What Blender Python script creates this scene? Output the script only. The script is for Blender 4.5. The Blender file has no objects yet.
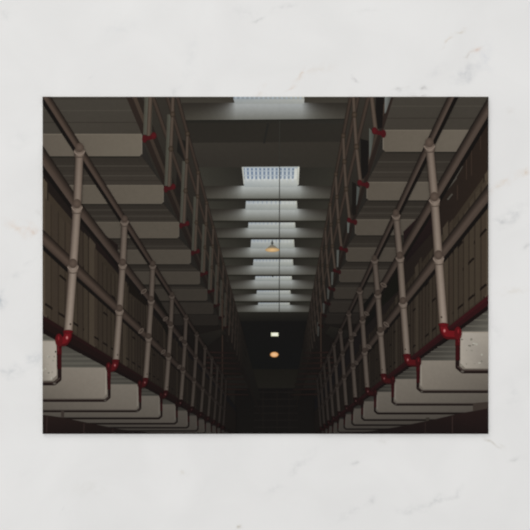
import bpy, math, random
from mathutils import Vector

# ------------------------------------------------------------------ units
S = 0.1424 / 445.0                 # metres on the table per photograph pixel
def W(x, y): return ((x - 265.0) * S, (265.0 - y) * S)

# ------------------------------------------------------------------ camera, light, exposure
sc = bpy.context.scene
COL = sc.collection
cam_d = bpy.data.cameras.new('camera'); cam = bpy.data.objects.new('camera', cam_d); COL.objects.link(cam)
H = 0.32
cam.location = (0, 0, H)
cam_d.sensor_width = 36.0
cam_d.lens = 36.0 * H / (530 * S)
cam_d.clip_start = 0.01
sc.camera = cam
sc.view_settings.view_transform = 'Standard'
sc.view_settings.look = 'None'
sc.view_settings.gamma = 1.0
sc.view_settings.use_curve_mapping = False
sc.view_settings.exposure = 0.0
sc.cycles.filter_width = 2.1

world = bpy.data.worlds.new('daylight_room'); sc.world = world
world.use_nodes = True
bg = world.node_tree.nodes['Background']
bg.inputs[0].default_value = (0.985, 0.99, 1.0, 1); bg.inputs[1].default_value = 0.81

ld = bpy.data.lights.new('window_light', 'AREA'); ld.shape = 'RECTANGLE'
ld.size = 0.9; ld.size_y = 0.7; ld.energy = 8.8; ld.color = (1.0, 0.985, 0.955)
lo = bpy.data.objects.new('window_light', ld); COL.objects.link(lo)
lo.location = (-0.62, 1.25, 0.62)
lo.rotation_euler = (Vector((0, 0, 0)) - Vector(lo.location)).to_track_quat('-Z', 'Y').to_euler()

# ------------------------------------------------------------------ helpers
def lin(c): return c / 12.92 if c <= 0.04045 else ((c + 0.055) / 1.055) ** 2.4
def C(h):
    if not isinstance(h, str): return h
    h = h.lstrip('#')
    return tuple(lin(int(h[i:i + 2], 16) / 255) for i in (0, 2, 4))
def mix(a, b, t):
    a, b = C(a), C(b); t = max(0.0, min(1.0, t))
    return tuple(((x ** .4545) * (1 - t) + (y ** .4545) * t) ** 2.2 for x, y in zip(a, b))
DARK = '#161311'
def tone(c, k): return tuple(v * k for v in C(c))

def tag(o, label=None, cat=None, group=None, kind=None):
    for k, v in (('label', label), ('category', cat), ('group', group), ('kind', kind)):
        if v: o[k] = v

# ------------------------------------------------------------------ materials
def ink_material():
    m = bpy.data.materials.new('printed_ink'); m.use_nodes = True
    nt = m.node_tree; N = nt.nodes; L = nt.links
    b = N['Principled BSDF']
    a = N.new('ShaderNodeAttribute'); a.attribute_name = 'ink'
    tc = N.new('ShaderNodeTexCoord')
    n = N.new('ShaderNodeTexNoise'); n.inputs['Scale'].default_value = 900; n.inputs['Detail'].default_value = 3
    L.new(tc.outputs['Object'], n.inputs['Vector'])
    mr = N.new('ShaderNodeMapRange'); mr.inputs[1].default_value = .3; mr.inputs[2].default_value = .7
    mr.inputs[3].default_value = .97; mr.inputs[4].default_value = 1.03
    L.new(n.outputs['Fac'], mr.inputs[0])
    sc_ = N.new('ShaderNodeVectorMath'); sc_.operation = 'SCALE'
    L.new(a.outputs['Color'], sc_.inputs[0]); L.new(mr.outputs[0], sc_.inputs['Scale'])
    L.new(sc_.outputs[0], b.inputs['Base Color'])
    b.inputs['Roughness'].default_value = .8; b.inputs['Specular IOR Level'].default_value = .05
    return m
INK = ink_material()

def paper_material():
    m = bpy.data.materials.new('card_paper'); m.use_nodes = True
    b = m.node_tree.nodes['Principled BSDF']
    n = m.node_tree.nodes.new('ShaderNodeTexNoise'); n.inputs['Scale'].default_value = 1500
    r = m.node_tree.nodes.new('ShaderNodeMix'); r.data_type = 'RGBA'
    r.inputs[6].default_value = (*C('#e6e4e0'), 1); r.inputs[7].default_value = (*C('#d9d7d3'), 1)
    m.node_tree.links.new(n.outputs['Fac'], r.inputs[0]); m.node_tree.links.new(r.outputs[2], b.inputs['Base Color'])
    b.inputs['Roughness'].default_value = .7; b.inputs['Specular IOR Level'].default_value = .2
    return m

def marble_material():
    m = bpy.data.materials.new('white_marble'); m.use_nodes = True
    nt = m.node_tree; N = nt.nodes; L = nt.links
    b = N['Principled BSDF']
    b.inputs['Roughness'].default_value = .6; b.inputs['Specular IOR Level'].default_value = .15
    tc = N.new('ShaderNodeTexCoord')
    big = N.new('ShaderNodeTexNoise'); big.inputs['Scale'].default_value = 38; big.inputs['Detail'].default_value = 6
    big.inputs['Distortion'].default_value = .6
    L.new(tc.outputs['Object'], big.inputs['Vector'])
    ramp = N.new('ShaderNodeValToRGB')
    ramp.color_ramp.elements[0].position = .25; ramp.color_ramp.elements[0].color = (*C('#e3e2e0'), 1)
    ramp.color_ramp.elements[1].position = .7; ramp.color_ramp.elements[1].color = (*C('#eae9e7'), 1)
    L.new(big.outputs['Fac'], ramp.inputs[0])
    cur = ramp.outputs[0]
    # warped coordinates give the smudges and veins a ragged outline
    wn = N.new('ShaderNodeTexNoise'); wn.inputs['Scale'].default_value = 190; wn.inputs['Detail'].default_value = 5
    L.new(tc.outputs['Object'], wn.inputs['Vector'])
    ws = N.new('ShaderNodeVectorMath'); ws.operation = 'SUBTRACT'; ws.inputs[1].default_value = (.5, .5, .5)
    L.new(wn.outputs['Color'], ws.inputs[0])
    wm = N.new('ShaderNodeVectorMath'); wm.operation = 'SCALE'; wm.inputs['Scale'].default_value = 20 * S
    L.new(ws.outputs[0], wm.inputs[0])
    wa = N.new('ShaderNodeVectorMath'); wa.operation = 'ADD'
    L.new(tc.outputs['Object'], wa.inputs[0]); L.new(wm.outputs[0], wa.inputs[1])
    wisp = N.new('ShaderNodeTexNoise'); wisp.inputs['Scale'].default_value = 420; wisp.inputs['Detail'].default_value = 4
    L.new(tc.outputs['Object'], wisp.inputs['Vector'])
    wr = N.new('ShaderNodeMapRange'); wr.inputs[1].default_value = .35; wr.inputs[2].default_value = .65
    L.new(wisp.outputs['Fac'], wr.inputs[0])
    spots = [ # cx cy rx ry angle(deg, counter-clockwise) colour strength
        (4, 14, 6, 5, 20, '#c9cbca', .55), (175, 90, 14, 5, 30, '#d0d1d0', .4), (92, 76, 5, 2, 40, '#cfcfce', .45),
        (190, 58, 9, 22, -8, '#d3d4d4', .4), (258, 20, 9, 2.5, 15, '#c2c2c1', .6), (285, 7, 16, 4, 28, '#c6c6c6', .5),
        (246, 12, 20, 8, 10, '#d6d6d5', .5), (303, 77, 12, 3.5, 38, '#d5c3b2', .8), (290, 90, 8, 2.5, 30, '#d3bfb0', .7),
        (260, 90, 9, 4, 35, '#d8ccc0', .6), (320, 70, 22, 8, 15, '#dcd6cf', .5), (354, 78, 7, 2.6, -15, '#b4b3b2', .9),
        (399, 90, 9, 3, 5, '#b9b8b6', .85), (424, 87, 8, 2.5, 0, '#bcbab8', .7), (420, 95, 12, 3, 0, '#a8a4a0', .8),
        (476, 51, 6, 4, 10, '#d0ac94', .9), (466, 56, 8, 2, 35, '#bdb4aa', .8), (448, 42, 11, 2, 32, '#cfc0ae', .8),
        (460, 32, 9, 2, 22, '#cfc6b8', .8), (466, 72, 20, 9, 38, '#c2c3c5', .75), (485, 58, 10, 20, 0, '#d2d3d7', .55),
        (437, 72, 12, 5, 20, '#cdcdce', .5), (365, 12, 16, 3, 5, '#d6d6d4', .5),
        (505, 182, 22, 4, 32, '#d9cdbf', .8), (524, 174, 8, 3, 35, '#d6c6b4', .7), (503, 222, 12, 8, 20, '#b9babb', .7),
        (516, 213, 18, 6, 28, '#c2c3c4', .6), (524, 249, 5, 4, 40, '#babbbb', .6), (512, 292, 20, 4, 5, '#d7d0c6', .5),
        (512, 110, 9, 4, 0, '#d8d4cf', .4), (495, 330, 10, 20, 10, '#d3d3d2', .35),
        (20, 225, 22, 6, -12, '#ddcbbc', .75), (33, 233, 9, 5, 10, '#d8c6b8', .6), (38, 212, 7, 5, 0, '#d0cdca', .5),
        (16, 275, 14, 4, 15, '#cfcfcf', .5), (-1, 300, 7, 12, 0, '#b3b9bd', .9), (36, 360, 12, 8, 35, '#bfc3c6', .7),
        (10, 371, 22, 7, 0, '#c8cacb', .65), (30, 262, 9, 3, 30, '#cfcfce', .4),
        (25, 472, 6, 4, 30, '#d4d4d2', .35), (185, 473, 7, 3, 20, '#cfcabd', .6), (62, 513, 5, 2, 40, '#cccbca', .5),
        (90, 488, 30, 8, 8, '#d8d6d0', .35), (296, 468, 14, 4, 38, '#c9c9c8', .55), (275, 492, 14, 4, 30, '#d0d0cf', .5),
        (310, 455, 10, 4, 30, '#cfcfce', .4), (354, 463, 5, 3, 0, '#c6c6c5', .5), (238, 526, 3, 4, 0, '#bfb8aa', .7),
        (350, 512, 26, 5, 25, '#c9c9ca', .5), (437, 500, 18, 5, 22, '#bcbdbd', .65), (458, 492, 10, 4, 40, '#c4c4c4', .55),
        (410, 508, 22, 6, 8, '#c9cac9', .5), (372, 500, 8, 4, 10, '#c8c8c7', .5), (494, 443, 14, 2.2, -28, '#c6c2b8', .8),
        (516, 460, 10, 4, 25, '#c8c8c6', .55), (356, 463, 6, 2.5, 0, '#c3c3c2', .5), (384, 441, 12, 4, 10, '#d2cfca', .4),
        (515, 395, 10, 22, 15, '#d4d4d3', .4), (22, 140, 22, 10, 20, '#d9d9d8', .4), (120, 30, 34, 10, 12, '#dcdcdb', .4),
    ]
    for (cx, cy, rx, ry, ang, colr, st) in spots:
        wx, wy = W(cx, cy)
        mp = N.new('ShaderNodeMapping'); mp.vector_type = 'TEXTURE'
        mp.inputs['Location'].default_value = (wx, wy, 0)
        mp.inputs['Rotation'].default_value = (0, 0, math.radians(ang))
        mp.inputs['Scale'].default_value = (rx * S * 1.35, ry * S * 1.5, 1)
        L.new(wa.outputs[0], mp.inputs['Vector'])
        g = N.new('ShaderNodeTexGradient'); g.gradient_type = 'QUADRATIC_SPHERE'
        L.new(mp.outputs[0], g.inputs[0])
        mu = N.new('ShaderNodeMath'); mu.operation = 'MULTIPLY'; mu.inputs[1].default_value = st * 1.2
        L.new(g.outputs['Fac'], mu.inputs[0])
        m2 = N.new('ShaderNodeMath'); m2.operation = 'MULTIPLY'; m2.use_clamp = True
        L.new(mu.outputs[0], m2.inputs[0]); L.new(wr.outputs[0], m2.inputs[1])
        mx = N.new('ShaderNodeMix'); mx.data_type = 'RGBA'
        L.new(m2.outputs[0], mx.inputs[0]); L.new(cur, mx.inputs[6]); mx.inputs[7].default_value = (*C(colr), 1)
        cur = mx.outputs[2]
    L.new(cur, b.inputs['Base Color'])
    fine = N.new('ShaderNodeTexNoise'); fine.inputs['Scale'].default_value = 650; fine.inputs['Detail'].default_value = 3
    L.new(tc.outputs['Object'], fine.inputs['Vector'])
    bp = N.new('ShaderNodeBump'); bp.inputs['Strength'].default_value = .05; bp.inputs['Distance'].default_value = .0004
    L.new(fine.outputs['Fac'], bp.inputs['Height']); L.new(bp.outputs[0], b.inputs['Normal'])
    return m

# ------------------------------------------------------------------ the marble tabletop
def slab(name, x0, y0, x1, y1, z0, z1, mat, bev=0.0, rad=0.0):
    def ring(ins, z):
        out = []
        r = max(rad - ins, 1e-6) if rad else 0
        for (cx, cy, a0) in ((x1, y1, 0), (x0, y1, 90), (x0, y0, 180), (x1, y0, 270)):
            sx = -1 if cx == x1 else 1; sy = -1 if cy == y1 else 1
            if rad:
                for k in range(5):
                    a = math.radians(a0 + k * 22.5)
                    out.append((cx + sx * (ins + r) + r * math.cos(a), cy + sy * (ins + r) + r * math.sin(a), z))
            else: out.append((cx + sx * ins, cy + sy * ins, z))
        return out
    rings = [ring(bev, z0), ring(0, z0 + bev), ring(0, z1 - bev), ring(bev, z1)] if bev else [ring(0, z0), ring(0, z1)]
    n = len(rings[0]); v = [p for r_ in rings for p in r_]
    f = [tuple(range(n))[::-1], tuple(range(len(v) - n, len(v)))]
    for i in range(len(rings) - 1):
        for k in range(n):
            a, b_ = i * n + k, i * n + (k + 1) % n
            f.append((a, b_, b_ + n, a + n))
    me = bpy.data.meshes.new(name); me.from_pydata(v, [], f); me.update()
    me.materials.append(mat)
    o = bpy.data.objects.new(name, me); COL.objects.link(o)
    return o

table = slab('marble_tabletop', -.45, -.35, .45, .35, -.02, 0, marble_material(), bev=.002)
tag(table, 'white marble tabletop with faint grey and tan veins under the postcard', 'tabletop')

# ------------------------------------------------------------------ the postcard
X0, X1, Y0, Y1 = 43.0, 488.0, 97.0, 433.6
TH = 0.0005
card = bpy.data.objects.new('postcard', None); COL.objects.link(card); card.location = (0, 0, 0)
tag(card, 'borderless postcard lying on white marble, its dark photo showing prison cell tiers under skylights', 'postcard')
a, b_ = W(X0, Y1), W(X1, Y0)
board = slab('cardstock', a[0], a[1], b_[0], b_[1], 0.00002, TH, paper_material())
board.parent = card

# print helpers: each figure of the printed picture is a thin film of ink on the card
ZS = [0]
STEP = 2.2e-7
def clip(poly):
    def side(poly, ins, inter):
        out = []
        for i, p in enumerate(poly):
            q = poly[i - 1]
            if ins(p):
                if not ins(q): out.append(inter(q, p))
                out.append(p)
            elif ins(q): out.append(inter(q, p))
        return out
    def lerp(p, q, t): return tuple(u + (v - u) * t for u, v in zip(p, q))
    for ax, lim, sg in ((0, X0, 1), (0, X1, -1), (1, Y0, 1), (1, Y1, -1)):
        if not poly: break
        poly = side(poly, lambda p: sg * (p[ax] - lim) >= 0, lambda q, p: lerp(q, p, (lim - q[ax]) / (p[ax] - q[ax])))
    return poly

class Ink:
    def __init__(s, name, label=None):
        s.name, s.label, s.v, s.f, s.c = name, label, [], [], []
    def up(s): ZS[0] += 1
    def face(s, pts, cols, up=True):
        if up: s.up()
        cols = [C(cols)] * len(pts) if (isinstance(cols, str) or isinstance(cols[0], float)) else [C(c) for c in cols]
        poly = clip([(p[0], p[1], *c) for p, c in zip(pts, cols)])
        if len(poly) < 3: return
        ar = sum(poly[i - 1][0] * poly[i][1] - poly[i][0] * poly[i - 1][1] for i in range(len(poly)))
        if abs(ar) < 1e-4: return
        if ar > 0: poly = poly[::-1]
        z = TH + 1e-6 + ZS[0] * STEP
        k = len(s.v)
        for p in poly:
            s.v.append((*W(p[0], p[1]), z)); s.c.append((p[2], p[3], p[4], 1))
        s.f.append(tuple(range(k, k + len(poly))))
    def quad(s, p, c, nu=4, nv=4, up=True):      # p, c: tl tr br bl, colours blended across
        if up: s.up()
        c = [C(x) for x in c]
        def at(q, u, v):
            return tuple((q[0][i] * (1 - u) + q[1][i] * u) * (1 - v) + (q[3][i] * (1 - u) + q[2][i] * u) * v for i in range(len(q[0])))
        for i in range(nu):
            for j in range(nv):
                uv = [(i / nu, j / nv), ((i + 1) / nu, j / nv), ((i + 1) / nu, (j + 1) / nv), (i / nu, (j + 1) / nv)]
                s.face([at(p, *t) for t in uv], [at(c, *t) for t in uv], up=False)
    def pipe(s, p0, w0, p1, w1, ca, cb=None, up=True, nl=1):   # ca, cb: colours across the pipe at either end
        if up: s.up()
        cb = cb or ca
        dx, dy = p1[0] - p0[0], p1[1] - p0[1]; l = math.hypot(dx, dy) or 1
        nx, ny = dy / l, -dx / l
        n = len(ca) - 1
        for i in range(n):
            a0, a1 = i / n - .5, (i + 1) / n - .5
            s.face([(p0[0] + nx * w0 * a0, p0[1] + ny * w0 * a0), (p0[0] + nx * w0 * a1, p0[1] + ny * w0 * a1),
                    (p1[0] + nx * w1 * a1, p1[1] + ny * w1 * a1), (p1[0] + nx * w1 * a0, p1[1] + ny * w1 * a0)],
                   [ca[i], ca[i + 1], cb[i + 1], cb[i]], up=False)
    def line(s, p0, p1, w, c, c2=None, up=True): s.pipe(p0, w, p1, w, [c, c], [c2 or c] * 2, up=up)
    def path(s, pts, w, c, up=True):
        if up: s.up()
        for p, q in zip(pts, pts[1:]): s.line(p, q, w, c)
        for p in pts[1:-1]: s.oval(p, w / 2, w / 2, c, n=8)
    def oval(s, c0, rx, ry, c, rim=None, up=True, n=20, rot=0):
        if up: s.up()
        cr, sr = math.cos(rot), math.sin(rot)
        P = [(c0[0] + rx * math.cos(t) * cr - ry * math.sin(t) * sr, c0[1] + rx * math.cos(t) * sr + ry * math.sin(t) * cr)
             for t in [2 * math.pi * k / n for k in range(n)]]
        for k in range(n): s.face([c0, P[k - 1], P[k]], [c, rim or c, rim or c], up=False)
    def ring(s, c0, rx, ry, w, c, a0=0, a1=360, rot=0, n=16):
        s.up(); cr, sr = math.cos(rot), math.sin(rot)
        P = []
        for k in range(n + 1):
            t = math.radians(a0 + (a1 - a0) * k / n)
            P.append((c0[0] + rx * math.cos(t) * cr - ry * math.sin(t) * sr, c0[1] + rx * math.cos(t) * sr + ry * math.sin(t) * cr))
        for k, (p, q) in enumerate(zip(P, P[1:])):
            if k < 2: s.up()
            else: ZS[0] += 1 if k % 2 else -1
            s.line(p, q, w, c, up=False)
        s.up()
    def done(s):
        if not s.f: return None
        me = bpy.data.meshes.new(s.name); me.from_pydata(s.v, [], s.f)
        at = me.attributes.new('ink', 'FLOAT_COLOR', 'POINT')
        at.data.foreach_set('color', [x for c in s.c for x in c])
        me.materials.append(INK); me.update()
        o = bpy.data.objects.new(s.name, me); COL.objects.link(o); o.parent = photo
        if s.label: o['label'] = s.label
        return o

# part: the printed photograph; its own mesh is the dark ground of the print
photo = None
g = Ink('printed_photograph')
g.quad([(X0, Y0), (X1, Y0), (X1, Y1), (X0, Y1)], ['#2b2824', '#2b2824', '#161412', '#161412'], 2, 2)
g.name = 'printed_photograph'
class _P: pass
_tmp = bpy.data.objects.new('anchor', None)
photo = _tmp
photo = g.done(); photo.parent = card
bpy.data.objects.remove(_tmp)
photo['label'] = 'dark printed photo of a prison cell block seen from below'

rnd = random.Random(5)

# ---- ceiling of the printed hall
c = Ink('printed_ceiling', 'grey printed ceiling with cross beams')
c.quad([(175, 97), (352, 97), (352, 107), (175, 107)], ['#39352e', '#39352e', '#413d36', '#413d36'])
# first beam, brightest under the skylight above it
def beam(c, y0, y1, xl, L, R, xr, top, bot, edge):
    """top, bot: colours at xl, L, R, xr"""
    xs = [xl, L, R, xr]
    c.up()
    for i in range(3):
        c.quad([(xs[i], y0), (xs[i + 1], y0), (xs[i + 1], y1), (xs[i], y1)], [top[i], top[i + 1], bot[i + 1], bot[i]], 4, 4, up=False)
def glow(c, y0, y1, A, L_, R_, B, k, ct='#b2b6b3', cb='#6c6c64'):
    c.up(); NX, NY = 44, 5
    def col(x, v):
        d = max(0, L_ - x, x - R_)
        g = math.exp(-(d / (4.5 + 17 * v)) ** .95) * (1 - .1 * v)
        side = mix('#2d2924', '#3d3931', v)
        return tone(mix(side, mix(ct, cb, v ** 1.35), g), k)
    for i in range(NX):
        for j in range(NY):
            x0_, x1_ = A + (B - A) * i / NX, A + (B - A) * (i + 1) / NX
            v0, v1 = j / NY, (j + 1) / NY
            ya, yb = y0 + (y1 - y0) * v0, y0 + (y1 - y0) * v1
            c.face([(x0_, ya), (x1_, ya), (x1_, yb), (x0_, yb)], [col(x0_, v0), col(x1_, v0), col(x1_, v1), col(x0_, v1)], up=False)
glow(c, 103, 120.6, 182, 235, 303, 352, 1.0, '#a6a9a8', '#75756e')
c.quad([(186, 120.3), (352, 119), (352, 123.5), (186, 124)], ['#23211d', '#2a2823', '#2b2925', '#26241f'])
c.quad([(186, 123.5), (350, 123.5), (345, 143), (190, 143)], ['#292621', '#2c2924', '#2b2823', '#2a2722'])
c.quad([(190, 143), (345, 142), (340, 168), (200, 168)], ['#36322c', '#332f29', '#312e28', '#312d28'])
c.line((200, 120.8), (345, 119.4), 1.0, '#1f1e1a')
bays = [ # top, skylight sill, bottom, skylight left, right, brightness
    (167.5, 187, 199.2, 242.5, 299, 1.0), (201.2, 210, 221.2, 246, 296.8, .97), (222.6, 229, 238.3, 248.6, 295, .93),
    (239.6, 248.5, 258, 251.2, 294, .9), (259.4, 266.5, 275.2, 253.6, 292.8, .88), (276.2, 281, 289.4, 255.5, 291.6, .9),
    (290.4, 295, 301.6, 257, 290.3, .84), (302.6, 306, 312.4, 258.4, 289.6, .8)]
def xl(y): return 186 + (y - 120) * .285 - 6
def xr(y): return 350 - (y - 120) * .215
for (t, sl, bt, L_, R_, k) in bays:
    A, B = xl(t), xr(t)
    c.quad([(A, t), (L_, t), (L_, sl), (A, sl)], [tone('#37352e', k), tone('#292722', k), tone('#2e2c27', k), tone('#3a3831', k)])
    c.quad([(R_, t), (B, t), (B, sl), (R_, sl)], [tone('#292722', k), tone('#302e28', k), tone('#33312a', k), tone('#2e2c27', k)])
    glow(c, sl - 1, bt, A, L_, R_, B, k)
    c.quad([(A, bt - .6), (B, bt - .6), (B, bt + 1.4), (A, bt + 1.4)], [tone('#24231d', k), tone('#24231d', k), tone('#2a2822', k), tone('#2a2822', k)])
# dark end wall of the hall
c.quad([(225, 312.5), (320, 312.5), (316, 321), (230, 321)], ['#24221d', '#211f1b', '#171614', '#191714'])
c.quad([(225, 321), (318, 321), (312, 369), (240, 369)], ['#141312', '#131211', '#121212', '#121211'])
c.quad([(240, 369), (312, 369), (304, 388), (248, 388)], ['#191713', '#191713', '#1c1a16', '#1c1a16'])
c.quad([(235, 388), (315, 388), (315, 434), (235, 434)], ['#12100f', '#12100f', '#141210', '#141210'])
for i in range(6): c.line((254, 392 + 7 * i), (298, 392 + 7 * i), .8, '#1b1816')
for x in (263, 277, 289): c.line((x, 390), (x, 433), .7, '#1a1714')
c.line((264, 143.5), (268, 124), 2, '#242320')
c.done()

# ---- skylights
def skylight(t, sl, L_, R_, k, grid):
    s = Ink('printed_skylight')
    d = sl - t
    if grid:
        s.face([(L_ - .7, t - .4), (R_ + .4, t - .8), (R_ - 1.4, sl - 1), (L_ + 1.4, sl - 1)], ['#a9aca8', '#a5a8a2', '#8a8d88', '#8d918d'])
        s.quad([(L_ + 1.2, t + .4), (R_ - 1.8, t + .2), (R_ - 2.6, sl - 6.5), (L_ + 2.6, sl - 6.5)], ['#6f7f97', '#72808f', '#8a95a1', '#76869c'], 4, 2)
        for i in range(13):
            x = L_ + 3.2 + i * (R_ - L_ - 7) / 12
            s.line((x, t + .3), (x + (6 - i) * .1, sl - 6), 1.9, '#b4bdc3', '#c8cdcb')
        for y, w_ in ((t + .4, .9), (t + 3.6, 1.0), (t + 8.2, 1.1)): s.line((L_ + 1, y), (R_ - 1.5, y), w_, '#aab3b9')
        s.line((L_ + .1, t), (L_ + 1.6, sl - 3), 1.1, '#b9bab2'); s.line((R_ - .4, t - .3), (R_ - 1.2, sl - 2), 1.5, '#cfcfc2', '#b4b5ab')
        s.line((R_ - 3.2, t + 1), (R_ - 3.6, sl - 7), 3.0, '#c9cbc4', '#d3d5cd')
        s.quad([(L_ + 1.6, sl - 7.5), (R_ - 2, sl - 8), (R_ - 1.6, sl), (L_ + 2, sl)], ['#b8bdbd', '#c6c8c1', '#a4a8a4', '#9da3a2'], 6, 2)
        for i in range(9): s.line((L_ + 5 + i * 5.6, sl - 8), (L_ + 6 + i * 5.6, sl - 4.5), 2.2, '#cdd1cf', '#aeb3b1')
    else:
        s.quad([(L_, t), (R_, t), (R_ + .6, sl), (L_ - .6, sl)], [tone('#b3b7b4', k), tone('#c6c8be', k), tone('#9a9e99', k), tone('#949997', k)], 6, 4)
        s.quad([(L_, t), (R_, t), (R_, t + d * .35), (L_, t + d * .35)], [tone('#a2abb2', k), tone('#c4c7c0', k), tone('#c2c5bf', k), tone('#b6bbbb', k)], 6, 2)
        n = 11
        for i in range(n):
            x = L_ + 3 + i * (R_ - L_ - 6) / (n - 1)
            s.line((x, t + .2), (x, t + d * .4), 1.1, tone('#8e99a6' if i < 8 else '#b9bcb8', k), tone('#b3b7b7', k))
        s.line((R_ - .6, t), (R_ - .2, sl - 1), 1.2, tone('#c3c4b8', k), tone('#8f918a', k))
    s.done()
s = Ink('printed_skylight')
s.quad([(233.5, 97), (304.3, 97), (304, 99.5), (233.5, 99.5)], ['#8e99a4', '#b6b6a8', '#83878a', '#7d8387'], 6, 2)
s.quad([(233.5, 99.2), (304.3, 99.2), (304, 104), (235, 104)], ['#9ba1a3', '#adaea8', '#9fa19c', '#999c99'], 6, 2)
for i in range(15): s.line((236 + 4.6 * i, 97), (236 + 4.6 * i, 99.4), 1.8, '#a9b4bd', '#999fa2')
s.done()
for i, (t, sl, bt, L_, R_, k) in enumerate(bays): skylight(t, sl, L_, R_, k, i == 0)

w = Ink('printed_cable', 'thin dark cable hanging down the middle of the print')
w.line((279.6, 121), (279.2, 313), .8, '#35342f')
w.line((259, 289), (295, 289), .6, '#3b3a34')
w.oval((272.6, 276.5), .7, .6, '#2b2925'); w.done()

lp = Ink('printed_lamp', 'printed hanging lamp with a bell shade glowing warm')
lp.line((272.2, 240.5), (272.2, 247), 1.1, '#4a4a45')
lp.oval((272.2, 243.2), 1.3, 1.6, '#4b4c48')
lp.face([(270.6, 245), (273.8, 245), (279.4, 249.6), (265.4, 249.6)], ['#6f6c62', '#6f6c62', '#8d8068', '#8d8068'])
lp.oval((272.3, 250), 7.1, 2.1, '#e9c08a', '#b39468'); lp.done()
lp = Ink('printed_lamp', 'printed small white rectangular lamp in the dark')
lp.face([(270.9, 332.5), (278.2, 332.5), (278.4, 336.1), (271.1, 336.1)], ['#e4e6c4', '#f2f3da', '#e9ebc9', '#dcdebc'])
lp.face([(272, 333.2), (277.2, 333.2), (277.2, 335.5), (272, 335.5)], '#fbfbec'); lp.done()
lp = Ink('printed_lamp', 'printed round orange lamp below the white one')
lp.oval((274.3, 354.5), 4.9, 3.2, '#e2a468', '#2a1c12'); lp.oval((274.3, 354.4), 3.9, 2.4, '#fbd0a0', '#e3a468'); lp.done()

# ---- perspective frames of the print
def frame(vx, vy, k):
    return lambda n, u, v: (vx + u / (1 + k * n), vy + v / (1 + k * n))
def sc_(k, n): return 1 / (1 + k * n)

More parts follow.
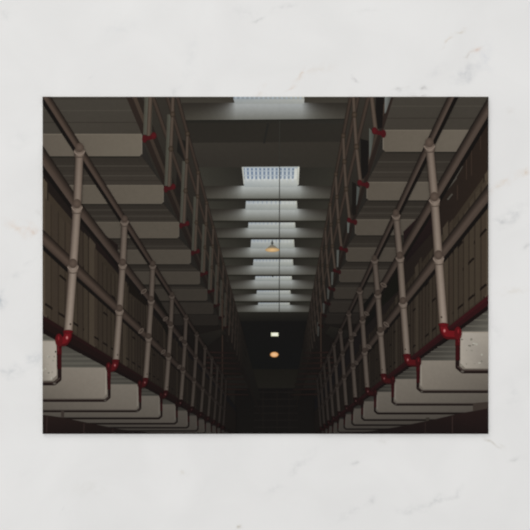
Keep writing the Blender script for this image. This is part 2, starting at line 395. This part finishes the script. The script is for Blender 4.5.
# ---- upper tier of walkways, both sides
def upper(side):
    if side == 'L': vx, vy, u0, vt, vb, xe = 275, 450, -133, -315.5, -293.5, X0
    else:           vx, vy, u0, vt, vb, xe = 283, 450, 100, -319.5, -298, X1
    kk = .194 if side == 'R' else .193
    F = frame(vx, vy, kk); sg = -1 if side == 'L' else 1
    # dark gallery behind the upper railing
    bk = Ink('printed_cell_front', 'dark upper cell fronts of the print')
    rin = 4.35 if side == 'L' else 5.3     # slope of the top rail, seen from the vanishing point
    rout = 2.33 if side == 'L' else 3.15   # slope of the slab corners
    def rad(r, y): return (vx + sg * (vy - y) / r, y)
    rin = {'L': 3.62, 'R': 5.25}[side]
    bk.up()
    ys = [97, 150, 200, 250, 300, 350, 400]
    for y0, y1 in zip(ys, ys[1:]):
        f0, f1 = (y0 - 97) / 330, (y1 - 97) / 330
        a_, b2, c2, d2 = rad(rin, y0), rad(rout, y0), rad(rout, y1), rad(rin, y1)
        ca, cb = mix('#332f29', '#151311', f0 * 1.15), mix('#332f29', '#151311', f1 * 1.15)
        bk.face([a_, b2, c2, d2], [ca, ca, cb, cb], up=False)
    bk.done()
    N_ = 15
    for m in range(N_, -1, -1):
        s_ = sc_(kk, m)
        fd = m * .122
        face_l, face_r = mix('#696156', DARK, fd), mix('#625a4f', DARK, fd)
        if side == 'L':
            face_l, face_r = face_r, mix('#6a6256', DARK, fd)
            if m == 0: face_l = C('#5f574d')
        und_n, und_f = mix('#3f3932', DARK, fd * .8), mix('#332e28', DARK, fd * .8)
        w = Ink('printed_walkway')
        ct, cb = F(m, u0, vt), F(m, u0, vb)
        pb = F(m - 1, u0, vb) if m > 0 else (F(-.95, u0, vt))
        # soffit
        w.face([(xe, pb[1]), pb, ct, (xe, ct[1])], [und_f, und_f, und_n, und_n] if m else ['#413d36', '#45413a', '#3e3932', '#413c35'])
        # soffit boards
        for q in range(5 if m < 3 else 2):
            f_ = (q + 1) / (6 if m < 3 else 3)
            y = pb[1] + (ct[1] - pb[1]) * f_
            xc = pb[0] + (ct[0] - pb[0]) * f_
            w.line((xe, y), (xc, y), .8, mix('#4a453d' if q % 2 else '#342f29', DARK, fd * .8), up=(q == 0))
        # shadow line then face with rounded outer corner
        r_ = 2.2 * s_
        w.face([(xe, ct[1]), ct, (cb[0], cb[1] - r_), (cb[0] + sg * r_, cb[1]), (xe, cb[1])],
               [face_l, face_r, face_r, face_r, face_l])
        w.line((xe, ct[1]), ct, .9, mix('#6f675b', DARK, fd), up=True)
        w.line((xe, cb[1] + .6), (cb[0] + sg * r_, cb[1] + .6), 1.4 * max(.6, s_), mix('#24221d', DARK, fd))
        w.line((ct[0] + sg * -.0, ct[1]), (cb[0], cb[1] - r_), 1.0 * s_, mix('#776f63', DARK, fd + .05))
        w.done()
    # edge channel of the walkway
    e = Ink('printed_walkway_edge')
    ratio_c = abs(vt / u0)
    for r0, r1, ca in ((ratio_c * 1.0, ratio_c * 1.045, '#2d241f'), (ratio_c * 1.045, ratio_c * 1.075, '#453a31'), (ratio_c * 1.075, ratio_c * 1.12, '#29231e')):
        e.up()
        for y0, y1 in zip(range(97, 400, 20), range(117, 420, 20)):
            c0_, c1_ = mix(ca, DARK, (y0 - 97) / 260), mix(ca, DARK, (y1 - 97) / 260)
            P = lambda r, y: (vx + sg * (vy - y) / r, y)
            e.face([P(r0, y0), P(r1, y0), P(r1, y1), P(r0, y1)], [c0_, c0_, c1_, c1_], up=False)
    e.done()
    if side == 'L':   # pillars and dark openings
        op = Ink('printed_opening')
        op.face([(178, 138), (187, 142), (187, 164), (177, 152)], '#1d1b18')
        op.face([(177, 168), (182, 176), (184, 200), (176, 196)], '#1f1b18')
        op.done()
    else:
        op = Ink('printed_opening')
        op.face([(375.5, 97), (383.8, 97), (382, 128), (375.5, 130)], '#181513')
        op.face([(360.3, 139), (368.3, 141), (368, 172), (363.5, 179), (361, 179)], '#171513')
        op.face([(352, 182), (356, 184), (356, 214), (352, 216)], '#191613')
        op.done()
        op = Ink('printed_light_gap')
        op.face([(384.6, 97), (391, 97), (386, 112), (384.4, 114)], ['#777a77', '#4a4a45', '#4d4e49', '#6e716d'])
        op.face([(369, 128), (374, 134), (371, 152), (369, 160)], ['#575a52', '#41423b', '#3c3d36', '#5a5d58'])
        op.face([(356.6, 186), (359.6, 188), (357, 204), (356, 206)], '#4c4f4b')
        for (x, y, h) in ((348, 222, 11), (337.5, 250, 17), (332, 272, 13), (328, 288, 11), (323.5, 303, 10), (318, 322, 14)):
            op.face([(x - 1, y), (x + 1.4, y), (x + .6, y + h), (x - .8, y + h)], [mix('#5b5e59', DARK, (y - 222) / 190)] * 4)
        op.done()
    # railing
    if side == 'L': bt, j2, j1, tp = (-126, -314), (-124, -359), (-122, -400), (-121, -438)
    else:           bt, j2, j1, tp = (92.5, -319), (87.5, -362), (85, -400), (83.5, -436)
    for nm, j, wd in (('printed_rail', j2, 4.6), ('printed_rail', j1, 4.6), ('printed_rail', tp, 5.0)):
        r = Ink(nm)
        for m in range(-2, 17):
            p, q = F(m, *j), F(m + 1, *j)
            s0, s1 = sc_(kk, m), sc_(kk, m + 1)
            fd0, fd1 = m * .06 + .04, m * .06 + .1
            pa = [mix('#29221d', DARK, fd0), mix('#41362e', DARK, fd0), mix('#433830', DARK, fd0), mix('#231d1a', DARK, fd0)]
            pc = [mix('#29221d', DARK, fd1), mix('#41362e', DARK, fd1), mix('#433830', DARK, fd1), mix('#231d1a', DARK, fd1)]
            r.pipe(p, wd * s0, q, wd * s1, pa, pc, up=(m == -2))
        r.done()
    for m in range(14, -1, -1):
        s_ = sc_(kk, m); fd = m * .065
        r = Ink('printed_railing_post')
        lst = [bt, j2, j1, tp]
        if side == 'L' and m < 9:   # pale upright behind the post
            r.pipe(F(m, bt[0] - 1.5, bt[1] - 1), 8.5 * s_, F(m, j1[0] - 2.5, j1[1]), 8 * s_, [mix('#4b4a41', DARK, fd), mix('#56554b', DARK, fd), mix('#46443b', DARK, fd)])
        for a_, b2 in zip(lst, lst[1:]):
            r.pipe(F(m, *a_), 4.6 * s_, F(m, *b2), 4.3 * s_, [mix('#2c251f', DARK, fd), mix('#54483e', DARK, fd), mix('#594d43', DARK, fd), mix('#352c25', DARK, fd)])
        for j in (j2, j1, tp): r.oval(F(m, *j), 3.1 * s_, 3.6 * s_, mix('#54483d', DARK, fd), mix('#33291f', DARK, fd))
        r.done()
        if m < 9:
            el = Ink('printed_red_elbow')
            x, y = F(m, *bt); x += 1.8 * s_; y += 1 * s_
            rc = mix('#451417', '#1c1110', m * .15)
            w_ = 5.5 * s_
            el.path([(x + sg * 7 * s_, y + 1.5 * s_), (x, y + 1 * s_), (x - sg * 3 * s_, y - 2 * s_)], w_ * .75, rc)
            el.oval((x + sg * 6 * s_, y + 2 * s_), 2.6 * s_, 4 * s_, rc)
            el.oval((x - sg * 3 * s_, y - 1 * s_), 2.8 * s_, 3.6 * s_, mix('#56171b', '#1c1110', m * .15), rc)
            el.done()
z0 = ZS[0]; upper('L'); z1 = ZS[0]; ZS[0] = z0; upper('R'); ZS[0] = max(z1, ZS[0])

fr = Ink('printed_downpipe')
fr.line((222.5, 300), (222.5, 432), 1.3, '#352a23', '#1d1714'); fr.done()
fr = Ink('printed_downpipe')
fr.line((320.6, 312), (321.4, 432), 1.3, '#352a23', '#1d1714'); fr.done()
for (xa, xb, sgn) in ((205, 236, 1), (335, 304, -1)):
    fr = Ink('printed_far_gallery')
    for i in range(9):
        y = 352 + i * 5.2
        fr.line((xa, y), (xb + sgn * i * 1.6, y + 1), 1.5, '#261a17', '#1a1412')
    fr.done()

# shade under the far end of the upper walkways, drawn as dark ink
d = Ink('printed_walkway_shade')
d.face([(194, 335), (222, 329), (224, 334), (208, 346)], ['#1b1916', '#201d19', '#1a1815', '#171513'])
d.done(); d = Ink('printed_walkway_shade')
d.face([(357, 333), (330, 326), (325, 333), (338, 342)], ['#1b1916', '#201d19', '#1a1815', '#171513'])
d.done()

# ---- lower tier
def lower(side):
    if side == 'L':
        vx, vy, kk, sg, xe = 275, 457, .2993, -1, X0
        fu, fvt, fvb = -218, -116, -77
        r_fb, r_ft = .535, .612
        r_w0, r_w1, r_w2 = .612, 1.17, 1.29
        top, j1, j2, bot = (-195, -306), (-197.5, -250), (-201.5, -190.5), (-206.5, -124)
        wall_u = -232
    else:
        vx, vy, kk, sg, xe = 277, 463, .281, 1, X1
        fu, fvt, fvb = 183, -131, -95
        r_fb, r_ft = .728, .797
        r_w0, r_w1, r_w2 = .797, 1.385, 1.70
        top, j1, j2, bot = (152, -317), (157, -263), (161, -205), (166, -137)
        wall_u = 211
    F = frame(vx, vy, kk)
    def S_(n): return sc_(kk, n)
    def at(x, r): return (x, vy - abs(x - vx) * r)      # point on the fan line of slope r
    BD = '#12100f'
    def fade(n): return 1 - math.exp(-max(0, n) * .18)
    # walkway slabs and their pipes
    for n in range(15, -1, -1):
        s_ = S_(n); fd = fade(n)
        f_hi, f_lo = mix('#aaa297' if n == 0 else '#988f82', BD, fd * .95), mix('#a0988c' if n == 0 else '#8a8175', BD, fd * .95)
        w = Ink('printed_walkway')
        ct, cb = F(n, fu, fvt), F(n, fu, fvb)
        cp = F(n - 1, fu, fvt) if n else (xe, at(xe, r_fb)[1])
        w.face([ct, (ct[0], at(ct[0], r_fb)[1]), cp, (cp[0], ct[1])], [mix('#615e55', BD, fd), mix('#45413b', BD, fd), mix('#4c4942', BD, fd), mix('#66635a', BD, fd)])
        if n < 4:
            for q in range(6):
                y = ct[1] - (q + 1) * 3.0 * s_
                xx = vx + sg * (vy - y) / r_fb
                xs_ = cp[0]
                if (xx - xs_) * sg < 0: w.line((xs_, y), (xx, y), .7, mix('#6b675d' if q % 2 else '#4c4942', BD, fd), up=(q == 0))
        r_ = 5 * s_
        far = xe
        w.face([(far, ct[1]), (ct[0], ct[1]), (cb[0], cb[1] - r_), (cb[0] + sg * r_, cb[1]), (far, cb[1])],
               [f_lo, f_hi, f_hi, f_lo, mix(f_lo, BD, .2)])
        w.line((far, ct[1]), ct, 1.0 * s_, mix('#968d80', BD, fd))
        w.line((ct[0] + sg * 1, ct[1] + 1), (cb[0] + sg * 1, cb[1] - r_), 1.3 * s_, mix('#a79e91', BD, fd))
        if n == 0:
            for q in range(16):
                px, py = F(0, fu + sg * rnd.uniform(1, 22), rnd.uniform(fvt + 3, fvb - 1))
                w.oval((px, py), rnd.uniform(.6, 1.8), rnd.uniform(.4, 1.1), rnd.choice(['#a9a699', '#8b877b', '#79756a', '#aeab9f']), n=8, up=False)
        w.done()
        p = Ink('printed_drain_pipe')
        th = 3.7 * s_ if n else 4.0
        pc = mix('#1f1513', BD, fd)
        q = [F(n, fu - sg * 3, fvt + 4), F(n, fu - sg * 3, fvb - 1), F(n, fu + sg * 2, fvb + 3.2), (far, F(n, fu, fvb + 3.2)[1])]
        p.path(q, th, pc)
        if n < 3:
            p.path([(x + .3, y - th * .28) for x, y in q[1:]], th * .22, mix('#4b403a', BD, fd))
            p.oval(q[2], 2.2 * s_, 1.6 * s_, mix('#6b645c', BD, fd), pc)
        p.done()
        b = Ink('printed_red_bracket')
        b.path([F(n, fu - sg * 2.4, fvt - 12), F(n, fu - sg * 2.6, fvt + 14)], 5.2 * s_, mix('#460f12', '#160e0d', fd * 2))
        b.path([F(n, fu - sg * 2.6, fvt + 13), F(n, fu - sg * 2.8, fvt + 28)], 4.4 * s_, mix('#350f11', '#150e0d', fd * .9))
        b.path([F(n, fu - sg * 1.4, fvt - 8), F(n, fu - sg * 1.6, fvt + 10)], 1.2 * s_, mix('#642024', '#1a0f0e', fd * 2.2))
        b.done()
    # dark maroon wall at the foot of the print
    m_ = Ink('printed_maroon_wall')
    if side == 'L':
        m_.face([(43, 414.5), (62, 417), (95, 424), (120, 429), (165, 434), (43, 434)], ['#241a17', '#241a17', '#1d1513', '#1a1412', '#151211', '#1c1412'])
        m_.line((47.5, 416), (47, 434), .9, '#322624'); m_.line((84.5, 423), (84, 434), .9, '#302522'); m_.line((113, 428), (113, 434), .8, '#2a201d')
        m_.face([(61.5, 409.8), (64.5, 409.8), (64.5, 417), (61.5, 416.6)], '#3a322d')
    else:
        m_.face([(488, 408), (460, 413), (430, 420), (395, 427), (350, 434), (488, 434)], ['#231816', '#231816', '#1d1513', '#1a1312', '#151211', '#1b1312'])
        m_.line((452, 416), (452, 434), .9, '#332724'); m_.line((425, 422), (425, 434), .8, '#2a201d')
        m_.face([(472.5, 403), (488, 401.5), (488, 408), (472.5, 411)], '#3b332d')
        m_.face([(425.5, 417.5), (429, 417), (429, 420), (425.5, 421)], '#35302a')
    m_.done()
    # cell fronts
    cw = Ink('printed_cell_front', 'brown louvred cell fronts behind the lower railing')
    cw.up()
    def xt(t): return vx + wall_u / (1 + kk * t)
    def wf(t): return 1 - math.exp(-max(0, t) * .25)
    ts = [-1.2 + .3 * i for i in range(60)]
    for t0, t1 in zip(ts, ts[1:]):
        a_, b2 = xt(t0), xt(t1)
        c0_, c1_ = mix('#3c3329', '#14110f', wf(t0)), mix('#3c3329', '#14110f', wf(t1))
        cw.face([at(a_, r_w0), at(b2, r_w0), at(b2, r_w1), at(a_, r_w1)], [c0_, c1_, c1_, c0_], up=False)
    cw.up()
    for t0, t1 in zip(ts, ts[1:]):
        a_, b2 = xt(t0), xt(t1)
        col = '#1f1916' if side == 'L' else '#2a211b'
        c0_, c1_ = mix(col, '#111011', wf(t0)), mix(col, '#111011', wf(t1))
        cw.face([at(a_, r_w1), at(b2, r_w1), at(b2, r_w2), at(a_, r_w2)], [c0_, c1_, c1_, c0_], up=False)
    t = -1.0; i = 0
    dt = .115
    while t < 7:
        x_, x2 = xt(t), xt(t + dt * .8)
        fdr = wf(t); ph = i % 8
        rr = r_w1 - (0.0 if ph not in (0, 7) else -.05) - rnd.uniform(0, .05)
        if ph == 0:       # door frame
            cc = mix('#4d4337', '#14110f', fdr)
            cw.face([at(x_, r_w0), at(xt(t + dt * 1.3), r_w0), at(xt(t + dt * 1.3), rr), at(x_, rr)], [cc] * 4)
            cw.line(at(xt(t + dt * 1.35), r_w0), at(xt(t + dt * 1.35), rr), max(.7, 1.3 / (1 + kk * t)), mix('#261f19', '#100e0d', fdr))
        else:
            cc = mix(rnd.choice(['#41372d', '#3f362c', '#3c332a', '#433a2f']), '#14110f', fdr)
            cw.face([at(x_, r_w0 + .01), at(x2, r_w0 + .01), at(x2, rr), at(x_, rr)], [cc] * 4, up=True)
            cw.line(at(x2, r_w0), at(x2, rr), .6, mix('#2b231d', '#100e0d', fdr))
            if ph in (1, 3, 5):
                for rd in (r_w0 + (r_w1 - r_w0) * (.42 + .13 * (ph % 3)), r_w0 + (r_w1 - r_w0) * (.06 + .04 * (ph % 2))):
                    cw.line(at(x_, rd), at(xt(t + dt * 2.8), rd), max(.8, 2.3 / (1 + kk * t)), mix('#1b1511', '#0f0d0d', fdr), up=True)
        t += dt; i += 1
    if side == 'R':    # faint uprights on the dark brown wall above
        for (x, y0, y1) in ((471, 150, 176), (466, 160, 180), (457, 185, 200), (480, 120, 150)):
            cw.line((x, y0), (x, y1), .9, '#3a2e26')
        for (p, q) in (((444, 193), (456, 178)), ((455, 178), (462, 166)), ((447, 200), (452, 194)), ((408, 250), (414, 240)), ((418, 232), (428, 222))):
            cw.line(p, q, 1.6, '#4a463f')
    cw.done()
    if side == 'L':
        dk = Ink('printed_dark_doorway')
        dk.face([(95, 227), (118, 245), (118, 270), (97, 250)], ['#211815', '#1c1513', '#191312', '#1d1614'])
        dk.face([(129, 275), (148, 300), (146, 306), (129, 292)], '#17130f')
        dk.face([(154, 290), (169, 316), (168, 336), (154, 310)], '#14120f')
        dk.done()
    else:
        dk = Ink('printed_dark_doorway')
        dk.face([(403, 232), (430, 205), (432, 232), (406, 262)], ['#1f1515', '#241917', '#1d1514', '#191313'])
        dk.face([(381, 282), (398, 262), (399, 290), (382, 306)], '#14130f')
        dk.face([(362, 306), (373, 292), (375, 316), (364, 328)], '#12110f')
        dk.done()
    # red channel under the cells
    fs = Ink('printed_red_channel')
    xs = [xt(-1.2 + .4 * k) for k in range(30)]
    for (r0, r1, col) in ((r_fb, r_ft, '#1e1210' if side == 'L' else '#331315'), (r_fb, r_fb + .022, '#170f0e'), (r_ft - .02, r_ft, '#241312' if side == 'L' else '#3c1518')):
        fs.up()
        for x_, x2 in zip(xs, xs[1:]):
            k0 = abs(x_ - vx) / 232; k1 = abs(x2 - vx) / 232
            fs.face([at(x_, r0), at(x2, r0), at(x2, r1), at(x_, r1)], [mix('#140f0e', col, k0), mix('#140f0e', col, k1)] [0:1] * 1 + [mix('#140f0e', col, k1)] * 2 + [mix('#140f0e', col, k0)], up=False)
    fs.done()
    # railing: three lengths of pipe between posts, then the posts
    def prof(n, light):
        f_ = 1 - math.exp(-max(0, n) * .21)
        base = ['#1a1512', '#382e27', '#50433a', '#483c34', '#28201b'] if light else ['#191411', '#342b25', '#493d35', '#4e423a', '#2a221e']
        if side == 'R': base = ['#29221d', '#4a3f37', '#51453d', '#362d27', '#181412']
        return [mix(h, '#151211', f_) for h in base]
    for j, wd in ((top, 9.0), (j1, 11.0), (j2, 11.4)):
        for n in range(9, -2, -1):
            r = Ink('printed_rail')
            p, q = F(n, *j), F(n + 1, *j)
            if n == -1:
                p = F(-1.2, *j)
                if side == 'L' and j is j1: p = (q[0] - 40, q[1] - 57)
            s0, s1 = (S_(-1.2) * .82 if n < 0 else S_(n)), S_(n + 1)
            r.pipe(q, wd * s1, p, wd * s0, prof(n + 1, j is not j1), prof(n, j is not j1))
            # lower shadow side
            if n < 5:
                off = lambda pt, s: (pt[0] + 0, pt[1] + wd * s * .78)
                r.pipe(off(q, s1), 3.4 * s1, off(p, s0), 3.4 * s0, [mix('#14110f', DARK, .1)] * 2)
            if j is not top and 1 <= n < 4 and not (side == 'R' and n == 0):   # coupling
                cx, cy = F(n + .7, *j); sr = S_(n + .7)
                dx, dy = p[0] - q[0], p[1] - q[1]; an = math.atan2(dy, dx)
                r.ring((cx, cy), 2.0 * sr, 4.6 * sr, 1.0, mix('#665a50', BD, fade(n)), rot=an)
            r.done()
    for n in range(10, -1, -1):
        s_ = S_(n); fd = 1 - math.exp(-n * .22)
        r = Ink('printed_railing_post')
        seg = [top, j1, j2, bot]
        cols = [('#473c35', '#73655a', '#7b6d62', '#665a50', '#322a24'), ('#4d423a', '#7c6e62', '#83766a', '#6d6056', '#352c26'),
                ('#54483f', '#84766a', '#8d7f73', '#75685d', '#3a302a'), ('#5b4f45', '#8d7f73', '#978a7e', '#7d7063', '#3e342d')]
        for k in range(3):
            wa_, wb_ = (8.2 + .15 * k) * s_, (8.2 + .15 * (k + 1)) * s_
            p, q = F(n, *seg[k]), F(n, *seg[k + 1])
            ca, cb = [mix(h, '#171412', fd) for h in cols[k]], [mix(h, '#171412', fd) for h in cols[k + 1]]
            r.pipe(q, wb_, p, wa_, cb, ca)
        for k, j in enumerate((top, j1, j2)):
            x, y = F(n, *j); y -= 2.5 * s_
            hi = mix('#85766a', '#1a1614', fd); md = mix(cols[k][1], '#171412', fd)
            # collar of the fitting below the joint
            r.pipe((x - sg * -.3 * s_, y + 9 * s_), 9.6 * s_, (x, y + 1 * s_), 11.2 * s_, [mix(h, '#171412', fd) for h in cols[k]])
            r.ring((x, y + 7.5 * s_), 5.0 * s_, 1.6 * s_, .9 * s_, mix('#4a3f37', '#171412', fd), 10, 170)
            # rail socket
            dx, dy = F(n - 1 if n else -.7, *j)[0] - x, F(n - 1 if n else -.7, *j)[1] - y
            an = math.atan2(dy, dx)
            r.ring((x, y + 1 * s_), 5.4 * s_, 5.8 * s_, 1.1 * s_, hi, 15, 165)
            r.oval((x + .0, y - .6 * s_), 4.2 * s_, 4.8 * s_, mix('#5f5147', '#171412', fd), mix('#4a3e36', '#171412', fd))
        # a small hole low on the post
        r.oval(F(n, bot[0] + (2.4 if side == 'L' else -2), bot[1] - 9), 1 * s_, 1 * s_, mix('#3b2f28', '#171412', fd), n=8)
        r.done()
        # red elbow from post to bracket
        el = Ink('printed_red_elbow')
        bx, by = F(n, bot[0], bot[1])
        rc, rh = mix('#69151a', '#1b0f0e', fd * 1.7), mix('#8e2b2f', '#1f1110', fd * 1.6)
        rd_ = mix('#480f12', '#180e0d', fd * 1.7)
        P = [F(n, bot[0], bot[1] - 2), F(n, bot[0] - sg * -.5, bot[1] + 4), F(n, bot[0] + sg * 3.5, bot[1] + 8.5), F(n, fu - sg * 2, bot[1] + 9)]
        el.path(P, 8.8 * s_, rd_)
        el.path([(x, y - 1 * s_) for x, y in P], 6.2 * s_, rc)
        el.oval((bx, by - 1.5 * s_), 5.1 * s_, 2.0 * s_, rc, rd_)
        el.oval(F(n, fu - sg * 2.5, bot[1] + 7), 3.8 * s_, 6.5 * s_, rd_ if n else mix(rd_, rc, .4))
        el.oval(F(n, bot[0] + sg * 1, bot[1] + 4.5), 1.3 * s_, 2.0 * s_, mix('#c98a88', '#1f1110', fd), rh, n=10)
        el.oval(F(n, fu - sg * 2.2, bot[1] + 5), .9 * s_, 2.6 * s_, rh, rc, n=10)
        el.done()
z0 = ZS[0]; lower('L'); z1 = ZS[0]; ZS[0] = z0; lower('R'); ZS[0] = max(z1, ZS[0])
